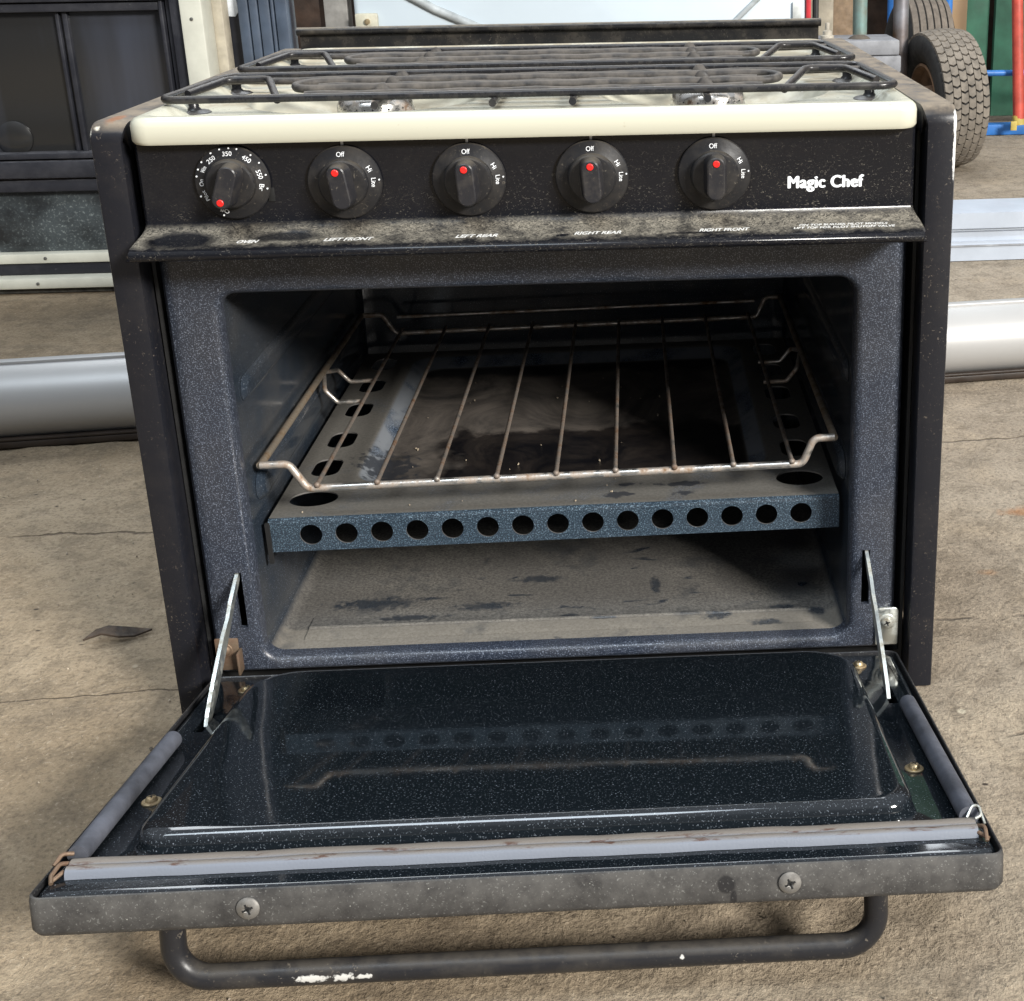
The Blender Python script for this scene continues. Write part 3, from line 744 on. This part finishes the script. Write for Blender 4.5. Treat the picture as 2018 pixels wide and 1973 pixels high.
# ------------------------------------------------------------------ oven rack
rack = thing('oven_rack', 'rusty chromed wire rack resting on the supports inside the oven', 'rack', (0, 0, .158))
rack.rotation_euler = (0, -.0180, 0)
yf, yb = .036, .392
bm = bmesh.new()
def endbar(y_, up_=.019): return fillet([(-.2005, y_, up_), (-.181, y_, up_), (-.170, y_, 0), (.176, y_, 0), (.184, y_, up_), (.1985, y_, up_)], .0065, 6)
fp = endbar(yf); tube(bm, fp, .0027, 14); obj('front_rail', bm, M['rack_wire'], rack, 60)
bm = bmesh.new(); tube(bm, endbar(yb), .0024, 12); obj('back_rail', bm, M['rack_wire'], rack, 60)
bm = bmesh.new(); tube(bm, [(-.168, yb+.004, .0150), (.174, yb+.004, .0150)], .0017, 10); obj('back_stop', bm, M['rack_wire'], rack, 60)
for s in (-1, 1):
    bm = bmesh.new(); xx = -.2005 if s < 0 else .1985
    tube(bm, [(xx, yf-.0005, .019), (xx, yb+.0005, .019)], .0026, 12); obj('side_rail', bm, M['rack_rail'], rack, 60)
    for yy in (.205, .255):
        bm = bmesh.new(); q = s
        tube(bm, fillet([(xx, .232, .018), (xx+(-s)*.006, yy, .012), (xx+(-s)*.015, yy, .001), (xx+(-s)*.034, yy, .001)], .004, 5), .0018, 10)
        obj('middle_stay', bm, M['rack_wire'], rack, 60)
for k in range(9):
    xx = -.1630+k*.0414
    bm = bmesh.new(); tube(bm, [(xx, yf-.0020, .0032), (xx-.0005, .2, .0028), (xx-.001, yb+.002, .0032)], .00155, 10)
    bmesh.ops.create_icosphere(bm, subdivisions=2, radius=.0023, matrix=Matrix.Translation((xx, yf-.0020, .0032)))
    obj('cross_rod', bm, M['rack_rod'], rack, 60)

# ------------------------------------------------------------------ grates
def make_grate(name, label):
    g = thing(name, label, 'grate', (0, 0, .4238), group='grates on the cooktop')
    hx, hy, R = .236, .0645, .0026
    bm = bmesh.new(); pts = fillet([(0, -hy, 0), (-hx, -hy, 0), (-hx+.006, hy, 0), (hx-.006, hy, 0), (hx, -hy, 0), (0, -hy, 0)], .012, 6)[:-1]
    tube(bm, pts, R, 12, closed=True); obj('outer_frame', bm, M['grate'], g, 60)
    bm = bmesh.new(); pts = fillet([(0, -.020, 0), (-.160, -.020, 0), (-.166, 0, 0), (-.160, .020, 0), (.160, .020, 0), (.166, 0, 0), (.160, -.020, 0), (0, -.020, 0)], .014, 6)[:-1]
    tube(bm, pts, R*1.1, 12, closed=True); obj('inner_loop', bm, M['grate_dirty'], g, 60)
    for yy, xe in ((.042, .2315), (-.041, .150), (.0, .150)):
        bm = bmesh.new(); pts = [(-xe+xe*2*k/24, yy+.0006*math.sin(k*.9+yy*50), -.0012+.0004*math.sin(k*1.7)) for k in range(25)]
        tube(bm, pts, R*.95, 10); obj('long_bar', bm, M['grate_dirty'], g, 60)
    for s in (-1, 1):
        bm = bmesh.new(); tube(bm, fillet([(s*.162, -hy, -.001), (s*.184, .003, .0045), (s*.212, .003, .0045), (s*.2275, -.034, 0)], .008, 5), R, 12)
        obj('end_brace', bm, M['grate'], g, 60)
        for yy in (-.045, .052):
            bm = bmesh.new(); T = Matrix.Translation((s*.221, yy, 0))
            lathe(bm, [(0, -.0112), (.0105, -.0112), (.0108, -.0105), (.0090, -.0094), (.0048, -.0088), (.0033, -.0070), (.0033, -.0005), (0, -.0005)], 28, T)
            obj('foot', bm, M['grate'], g, 40)
    for xx in (-.100, -.0255, .0255, .112):
        bm = bmesh.new(); tube(bm, [(xx, -hy-.006, -.0052), (xx, hy+.004, -.0052)], R*.95, 12)
        obj('cross_bar', bm, M['grate'], g, 60)
        for yy in (-.038, .0, .038) if abs(xx) > .05 else ():
            bm = bmesh.new(); lathe(bm, [(.0055, -.004), (.0046, .0010), (.0026, .0042), (.0012, .0050), (0, .0052)], 16, Matrix.Translation((xx, yy, 0)) @ Matrix.Diagonal((1.15, .45, 1, 1)))
            obj('pan_stud', bm, M['grate_dirty'], g, 60)
    return g
g1 = make_grate('burner_grate', 'black wire grate over the two front burners, nearest the controls'); g1.location.y = .1045
g2 = dup(g1, (0, .2750, .4238), 'dusty black wire grate over the two rear burners, in front of the backguard')

# ------------------------------------------------------------------ background
M['dark_frame'] = black_paint('window_black', base=(.016, .017, .022), rough=.4, dust=.25, topdust=.5, sc_=14, dcol=(.10, .10, .11))
M['cream_frame'] = flat('cream_aluminium', (.50, .50, .43), .45, var=.12, sc_=18)
m = Mat('window_glass'); n = m.noise(5, 4, .6, m.scale((1.6, 1, .15))); m.set(col=m.mix(m.step(n, .4, .7), (.016, .016, .016), (.040, .045, .060)), rough=.22); M['glass_dark'] = m
m = Mat('dirty_glass'); n = m.noise(9, 5, .7); sp = m.noise(240, 3, .65)
m.set(col=m.mix(m.math('MULTIPLY', m.step(sp, .55, .66), m.step(n, .38, .62)), m.mix(m.step(n, .4, .65), (.012, .014, .016), (.045, .055, .060)), (.13, .15, .15)), rough=.3); M['glass_dirty'] = m
M['rubber'] = flat('tyre_rubber', (.022, .021, .020), .85, var=.3, sc_=40)
M['tread'] = flat('tread_rubber', (.19, .165, .135), .9, var=.22, sc_=60)
M['rib_tread'] = flat('rib_tread', (.15, .125, .10), .9, var=.22, sc_=60)

# RV window leaning in the background, left
win = thing('rv_window', 'black framed RV window in a cream surround standing on the floor at left', 'window')
WY = 1.15
def wbox(name, x0, x1, z0, z1, y0, y1, mat, parent, bev=.002, lean=0, label=None):
    bm = bmesh.new(); box(bm, x0, x1, y0, y1, z0, z1, bev)
    return obj(name, bm, mat, parent, 40, label)
wbox('glass', -1.15, -.60, .195, .475, WY+.012, WY+.018, M['glass_dark'], win, .0005)
wbox('glass', -1.15, -.56, .060, .158, WY+.012, WY+.018, M['glass_dirty'], win, .0005, label='lower pane thick with dirt')
fr_ = wbox('inner_frame', -1.15, -.612, .412, .424, WY-.004, WY+.02, M['dark_frame'], win)
wbox('inner_frame', -1.15, -.600, .426, .450, WY-.010, WY+.02, M['dark_frame'], win)
wbox('inner_frame', -1.15, -.612, .203, .212, WY-.008, WY+.02, M['dark_frame'], win)
wbox('inner_frame', -1.15, -.590, .176, .2005, WY-.012, WY+.02, M['dark_frame'], win)
wbox('inner_frame', -1.15, -.590, .154, .171, WY-.005, WY+.02, M['dark_frame'], win)
for a, b, d_ in ((-.612, -.606, -.006), (-.604, -.598, 0), (-.596, -.580, -.008)): wbox('inner_frame', a, b, .06, .50, WY+d_, WY+.02, M['dark_frame'], win)
for a, b in ((-.762, -.757), (-.752, -.745)): wbox('mullion', a, b, .212, .412, WY+.004, WY+.02, M['dark_frame'], win, .001)
cf = M['cream_frame']
wbox('surround', -.579, -.547, .05, .62, WY-.018, WY+.03, cf, win, .003)
wbox('surround', -1.15, -.60, .045, .060, WY-.004, WY+.02, cf, win, .002)
wbox('surround', -1.15, -.58, .0265, .044, WY+.000, WY+.02, M['dark_frame'], win, .002)
wbox('surround', -1.15, -.56, .009, .0262, WY-.020, WY+.03, cf, win, .004)
wbox('seal', -1.15, -.56, 0, .0088, WY-.008, WY+.03, flat('old_seal', (.06, .058, .05), .9, var=.9, sc_=70, dark=(.012, .012, .012)), win, .002)
bm = bmesh.new()
for xx, zz, yy in ((-.830, .0530, WY-.0042), (-.840, .018, WY-.0202), (-.563, .40, WY-.0182)): lathe(bm, [(.0024, 0), (.0024, .001), (.001, .0016), (0, .0016)], 12, FY(xx, yy, zz))
obj('rivet', bm, flat('rivet', (.12, .12, .11), .5, .5), win)
bm = bmesh.new(); lathe(bm, [(.026, 0), (.0255, .003), (.020, .0060), (.012, .0075), (0, .008)], 32, FY(-.850, WY+.012, .232)); obj('round_latch', bm, M['glass_dark'], win)
# dark ribbed shutter behind its edge
sh = thing('ribbed_panel', 'dark blue ribbed panel standing upright just right of the window', 'panel')
wbox('backing', -.546, -.440, 0, .62, WY+.062, WY+.075, M['dark_frame'], sh, .001)
bl = flat('blue_grey_metal', (.050, .068, .098), .45, var=.25, sc_=22)
for a, b in ((-.516, -.501), (-.4995, -.487), (-.4855, -.470), (-.4685, -.4635), (-.462, -.444)): wbox('rib', a, b, 0, .62, WY+.046, WY+.066, bl, sh, .002)
o = wbox('beige_batten', -.549, -.533, 0, .6, WY+.030, WY+.060, flat('beige_batten', (.40, .36, .28), .7), None, .002); tag(o, 'narrow beige batten behind the cream window surround', 'batten')
bm = bmesh.new(); pts = [(-.540, .404), (-.536, .398), (-.524, .397), (-.519, .404), (-.521, .430), (-.539, .432)]
A = loop(bm, [(a, WY+.0600, b) for a, b in pts]); B = loop(bm, [(a, WY+.0615, b) for a, b in pts]); bridge(bm, A, B); bm.faces.new(A); bm.faces.new(B)
tag(obj('torn_sticker', bm, flat('sticker', (.62, .65, .68), .5), None), 'torn white sticker on the dark panel at the top left', 'sticker')

# long awning tube lying across the floor behind the range
ang = math.atan2(.108, 1.0)
tb = thing('awning_tube', 'long round silver awning tube lying on the floor behind the range', 'tube', (0, .617, .0), (0, 0, ang))
m = Mat('silver_tube'); m.set(col=m.mix(m.noise(7, 5), (.34, .335, .325), (.42, .415, .405)), metal=.2, rough=.40); M['silver'] = m
bm = bmesh.new(); Rt = .0418
pr = []
for k in range(64):
    a = 2*PI*k/64; pr.append((Rt*math.cos(a), .043+Rt*math.sin(a)))
extr(bm, pr, -1.6, 1.6, True, True); obj('roller', bm, M['silver'], tb, 60)
bm = bmesh.new(); box(bm, -1.6, 1.6, -.006, .006, .083, .0875, .001); obj('top_seam', bm, M['silver'], tb)
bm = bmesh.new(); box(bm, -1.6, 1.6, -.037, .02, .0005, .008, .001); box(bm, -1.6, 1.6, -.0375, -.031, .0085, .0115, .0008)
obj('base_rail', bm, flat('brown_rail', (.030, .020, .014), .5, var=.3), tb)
# shallow dent ring on the left
# stack of white profiles
al = flat('white_aluminium', (.42, .46, .52), .35, var=.08, sc_=12)
wp = thing('white_profile', 'grooved white aluminium profile lying on the floor below the small tyre', 'rail', (0, 1.175, 0), (0, 0, .02))
bm = bmesh.new()
pr = [(0, 0), (0, .024), (.004, .027), (.004, .030), (.008, .0305), (.014, .036), (.014, .044), (.008, .047), (.008, .049), (.002, .052), (.002, .077), (.03, .080), (.09, .080), (.09, 0)]
extr(bm, pr, .36, 1.5, True, True); obj('profile', bm, al, wp, 20)
bm = bmesh.new(); box(bm, .36, 1.5, -.002, -.0002, .0235, .026); obj('edge_strip', bm, flat('grey_edge', (.30, .31, .33), .4), wp)

# big white panel (appliance door) behind, with moulded lines, red strip, posts
PYW = 1.62
wv = thing('appliance_door', 'large white moulded appliance door standing behind the range', 'door')
wm = flat('white_plastic', (.50, .57, .62), .35, var=.05, sc_=3)
bm = bmesh.new(); P = None
for ins, y_ in ((0, .04), (0, .004), (.003, .001), (.008, 0)):
    L_ = loop(bm, [(a, PYW+y_, b) for a, b in rr(-.434+ins, .376-ins, .06, .75, .01, 4)])
    if P: bridge(bm, P, L_)
    P = L_
bm.faces.new(P); obj('door_skin', bm, wm, wv)
grey_line = flat('grey_moulding', (.38, .41, .42), .4)
for s in (0,):
    bm = bmesh.new(); tube(bm, [(-.405, PYW-.001, .46), (-.360, PYW-.001, .415), (-.29, PYW-.001, .376), (-.22, PYW-.001, .345), (-.16, PYW-.001, .32)], .008, 10)
    obj('moulded_line', bm, grey_line, wv, 60); bm = bmesh.new()
    tube(bm, [(.330, PYW-.001, .44), (.300, PYW-.001, .395), (.262, PYW-.001, .36), (.23, PYW-.001, .33)], .005, 8)
obj('moulded_line', bm, grey_line, wv, 60)
wbox('corner_block', -.432, -.392, .335, .372, PYW-.012, PYW-.0005, flat('cream_block', (.50, .48, .38), .5), wv, .003)
bm = bmesh.new(); lathe(bm, [(.005, 0), (.005, .004), (0, .005)], 14, FY(-.410, PYW-.0121, .358)); obj('corner_screw', bm, M['brass'], wv)
wbox('red_strip', .377, .386, .06, .75, PYW-.003, PYW+.012, flat('red_strip', (.50, .03, .04), .4), wv, .002)
wbox('latch_plate', .352, .368, .345, .378, PYW-.006, PYW-.0005, flat('latch_white', (.6, .62, .6), .4), wv, .001)
o = wbox('metal_post', -.492, -.450, 0, .8, PYW+.02, PYW+.06, flat('post_grey', (.30, .29, .27), .45, .3), None, .002); tag(o, 'grey metal post at the left edge of the white panel', 'post')
tag(wbox('cream_post', .398, .442, 0, .8, 1.72, 1.76, flat('cream_post', (.34, .30, .23), .6), None, .002), 'dirty cream post right of the red strip', 'post')
bm = bmesh.new(); tube(bm, [(.402, 1.69, 0), (.404, 1.69, .34), (.400, 1.69, .8)], .006, 10); tag(obj('cable', bm, flat('black_cable', (.02, .02, .02), .5), None), 'black cable hanging in front of the dirty cream post', 'cable')
tag(wbox('wooden_stud', .448, .498, 0, .8, 1.80, 1.84, flat('old_wood', (.24, .17, .11), .8, sc_=60), None, .002), 'weathered wooden stud between the cream post and the teal pipe', 'stud')
bm = bmesh.new(); tube(bm, [(.492, 1.70, 0), (.486, 1.70, .8)], .0135, 18); tag(obj('pipe', bm, flat('teal_pipe', (.13, .23, .22), .5, .2, var=.6, sc_=16, dark=(.16, .11, .07)), None), 'teal painted pipe with rust standing behind the grey box', 'pipe')
bm = bmesh.new(); tube(bm, [(.640, 2.05, 0), (.632, 2.05, .8)], .0165, 18); tag(obj('pipe', bm, flat('steel_pipe', (.27, .28, .31), .4, .6, var=.45, sc_=12, dark=(.14, .09, .06)), None), 'scuffed grey steel pipe standing left of the tyres', 'pipe')
# grey box behind the right rear corner
bxg = thing('grey_box', 'dusty grey moulded box behind the right rear corner of the range', 'box')
gm = flat('grey_plastic', (.22, .225, .24), .6, var=.2, sc_=40)
wbox('lid', .340, .527, .292, .318, 1.50, 1.62, gm, bxg, .003)
wbox('body', .345, .5305, .262, .291, 1.50, 1.62, gm, bxg, .003)
wbox('lower_body', .348, .528, .0, .261, 1.503, 1.62, gm, bxg, .003)
wbox('panel_recess', .470, .518, .225, .250, 1.499, 1.5025, flat('grey_dark', (.08, .08, .085), .6), bxg, .001)
bm = bmesh.new(); T = Matrix.Translation((.405, 1.54, .318)); lathe(bm, [(.012, 0), (.012, .006), (.008, .008), (.008, .014), (.004, .016), (.004, .028), (0, .029)], 16, T); obj('nozzle', bm, flat('nozzle_cream', (.42, .38, .31), .6), bxg)
bm = bmesh.new(); T = Matrix.Translation((.462, 1.54, .318)); lathe(bm, [(.020, 0), (.016, .003), (.010, .006), (0, .007)], 16, T); obj('cap', bm, flat('cap_brown', (.10, .08, .06), .7), bxg)

# tyres
def tyre(name, label, loc, R, W, treadkind, rim_m, parent_g='tyres leaning at the back right'):
    t = thing(name, label, 'tyre', loc, group=parent_g)
    Rx = Matrix.Rotation(PI/2, 4, 'Y'); h = W/2
    bm = bmesh.new()
    prof = [(R*.50, -h*.62), (R*.58, -h*.86), (R*.74, -h*1.0), (R*.88, -h*.97), (R*.955, -h*.82), (R*.985, -h*.45), (R*.992, 0), (R*.985, h*.45), (R*.955, h*.82), (R*.88, h*.97), (R*.74, h), (R*.58, h*.86), (R*.50, h*.62)]
    lathe(bm, prof, 96, Rx); o = obj('carcass', bm, M['rubber'], t, 60)
    def surf(u, v, k):            # u angle, v across in -1..1, k radial lift
        rad = R*(.992-.045*abs(v)**2.6)+k
        return Rx @ Vector((rad*math.cos(u), rad*math.sin(u), v*h*.86))
    bm = bmesh.new()
    if treadkind == 'turf':
        NU, NV = 40, 6; du = 2*PI/NU; dv = 2/NV
        for i in range(NU):
            for j in range(NV):
                off = .5*(j % 2); u0 = (i+off)*du; v0 = -1+(j+.5)*dv
                a, b, s = du*.40, dv*.46, du*.16
                P2 = [(-a, -b), (-a+s, 0), (-a, b), (a, b), (a+s, 0), (a, -b)]
                if True:
                    A = [bm.verts.new(surf(u0+p, v0+q, .0042)) for p, q in P2]; B = [bm.verts.new(surf(u0+p*1.06, v0+q*1.04, -.001)) for p, q in P2]
                    bridge(bm, A, B); bm.faces.new((A[0], A[1], A[4], A[5])); bm.faces.new((A[1], A[2], A[3], A[4]))
        obj('tread', bm, M['tread'], t, 25)
    else:
        for j in range(6):
            v0 = -.86+j*.344
            A = [[bm.verts.new(surf(2*PI*i/80, v0+q, k)) for i in range(80)] for q, k in ((-.14, -.001), (-.13, .004), (.13, .004), (.14, -.001))]
            for p, q in zip(A, A[1:]): bridge(bm, p, q)
        obj('tread', bm, M['rib_tread'], t, 40)
    bm = bmesh.new()
    lathe(bm, [(R*.52, -h*.70), (R*.54, -h*.80), (R*.50, -h*.82), (R*.46, -h*.5), (R*.22, -h*.35), (R*.20, -h*.75), (R*.12, -h*.80), (0, -h*.80)], 48, Rx); lathe(bm, [(R*.52, h*.70), (R*.46, h*.5), (0, h*.35)], 48, Rx)
    obj('rim', bm, rim_m, t, 40)
    return t
tyre('tyre', 'small tyre with blocky turf tread standing on the floor at right', (.722, 2.0, .146), .145, .112, 'turf', flat('rim_tan', (.20, .12, .07), .7, var=.4))
t2 = tyre('tyre', 'tyre with ribbed tread and dark red rim standing behind the blocky one', (.752, 2.42, .170), .168, .115, 'rib', flat('rim_red', (.09, .018, .015), .6, var=.4))
bpy.data.objects['tyre'].rotation_euler = (0, math.radians(-2), math.radians(9))
t2.rotation_euler = (0, math.radians(4), math.radians(2))

# blue rack with boards and red pole
blue = flat('blue_paint', (.035, .17, .50), .4, var=.15, sc_=20)
bk = thing('blue_rack', 'blue painted steel rack at the right edge', 'rack')
bm = bmesh.new(); box(bm, .80, 1.6, 2.39, 2.43, .0, .026, .002); obj('base_beam', bm, blue, bk)
bm = bmesh.new(); tube(bm, [(.80, 2.40, .152), (1.6, 2.40, .146)], .0075, 14); obj('cross_bar', bm, blue, bk)
bm = bmesh.new(); tube(bm, [(.838, 2.47, 0), (.836, 2.47, .8)], .0105, 14); obj('upright', bm, blue, bk)
bm = bmesh.new(); tube(bm, [(.735, 2.66, 0), (.733, 2.66, .8)], .012, 14); obj('upright', bm, blue, bk)
gr = flat('green_board', (.030, .115, .070), .6, var=.35, sc_=9)
tag(wbox('green_board', .898, .975, .02, .8, 2.60, 2.62, gr, None, .001), 'dark green board leaning behind the red pole, left of it', 'board')
tag(wbox('green_board', .985, 1.7, .02, .8, 2.575, 2.595, gr, None, .001), 'dark green board behind the red pole, reaching the right edge', 'board')
tag(wbox('cardboard_sheet', .853, .905, .10, .8, 2.55, 2.558, flat('cardboard', (.42, .28, .16), .8, var=.08, sc_=10), None, .001), 'tan cardboard sheet upright between the blue post and green boards', 'sheet')
bm = bmesh.new(); tube(bm, [(.998, 2.36, .030), (.964, 2.43, .8)], .0135, 16)
po = obj('red_pole', bm, flat('red_paint', (.50, .075, .05), .5, var=.2, sc_=30), None); tag(po, 'worn red pole with yellow tape at its foot', 'pole')
bm = bmesh.new(); tube(bm, [(.9985, 2.359, .028), (.996, 2.364, .052)], .0145, 16); box(bm, .975, .990, 2.345, 2.348, .018, .040, .0005, mat=Matrix.Rotation(0, 4, 'X'))
obj('yellow_tape', bm, flat('yellow_tape', (.50, .38, .09), .6), po)
# shed wall behind
sw = thing('shed_wall', 'dark brown plank wall of the shed at the back', 'wall')
dkw = flat('dark_planks', (.045, .026, .017), .85, var=.5, sc_=14)
bm = bmesh.new()
xx = -5
while xx < 5:
    wd_ = random.uniform(.09, .14); box(bm, xx, xx+wd_-.004, 2.95+random.uniform(0, .008), 2.99, 0, 2.2, .002); xx += wd_
obj('planks', bm, dkw, sw)
tag(wbox('brown_board', -.56, -.494, 0, .8, 1.9, 1.92, dkw, None, .001), 'very dark brown board between the ribbed panel and grey post', 'board')
# small debris on the floor
leaf = flat('dry_leaf', (.065, .045, .03), .85, var=.5, sc_=90)
bm = bmesh.new()
P = [(-.373, .101), (-.366, .110), (-.358, .115), (-.343, .117), (-.327, .119), (-.338, .111), (-.348, .106), (-.360, .1045)]
A = loop(bm, [(a, b, .004+.004*math.sin(i)) for i, (a, b) in enumerate(P)]); B = loop(bm, [(a, b, .0055+.004*math.sin(i)) for i, (a, b) in enumerate(P)]); bridge(bm, A, B); bm.faces.new(A); bm.faces.new(B)
tag(obj('dry_leaf', bm, leaf), 'curled brown leaf on the floor left of the range', 'leaf')
# grit: small stones and crumbs nobody could count
rnd = random.Random(3)
bm = bmesh.new()
def pebble(bm, x_, y_, z_, r):
    M4 = Matrix.Translation((x_, y_, z_+r*.25)) @ Euler((rnd.uniform(0, 3), rnd.uniform(0, 3), rnd.uniform(0, 3))).to_matrix().to_4x4() @ Matrix.Diagonal((r, r*rnd.uniform(.5, .9), r*rnd.uniform(.35, .7), 1))
    q = bmesh.ops.create_icosphere(bm, subdivisions=1, radius=1, matrix=M4)
    for v in q['verts']: v.co += Vector((rnd.uniform(-1, 1), rnd.uniform(-1, 1), rnd.uniform(-1, 1)))*r*.18
for k in range(900):
    x_ = rnd.uniform(-.75, .75); y_ = rnd.uniform(-.32, .60)
    if abs(x_) < .27 and y_ > -.02: continue
    pebble(bm, x_, y_, 0, rnd.choice((.0005, .0006, .0008, .0008, .0011, .0018 if k % 9 == 0 else .0007)))
m = Mat('grit_stone'); m.set(col=m.mix(m.step(m.noise(90, 2), .35, .65), (.10, .08, .06), (.46, .39, .30)), rough=.95)
g_ = obj('grit', bm, m, None, 0); g_['kind'] = 'stuff'
bm = bmesh.new()
for k in range(26): pebble(bm, rnd.uniform(-.13, .08), rnd.uniform(.13, .36), .1232, rnd.uniform(.0006, .0013))
for k in range(8): pebble(bm, rnd.uniform(-.19, .10), rnd.uniform(.045, .09), .1335, rnd.uniform(.0005, .0009))
cr = obj('crumbs', bm, flat('crumb_tan', (.40, .33, .24), .9), bpy.data.objects['burner_cover'], 0); cr['kind'] = 'stuff'
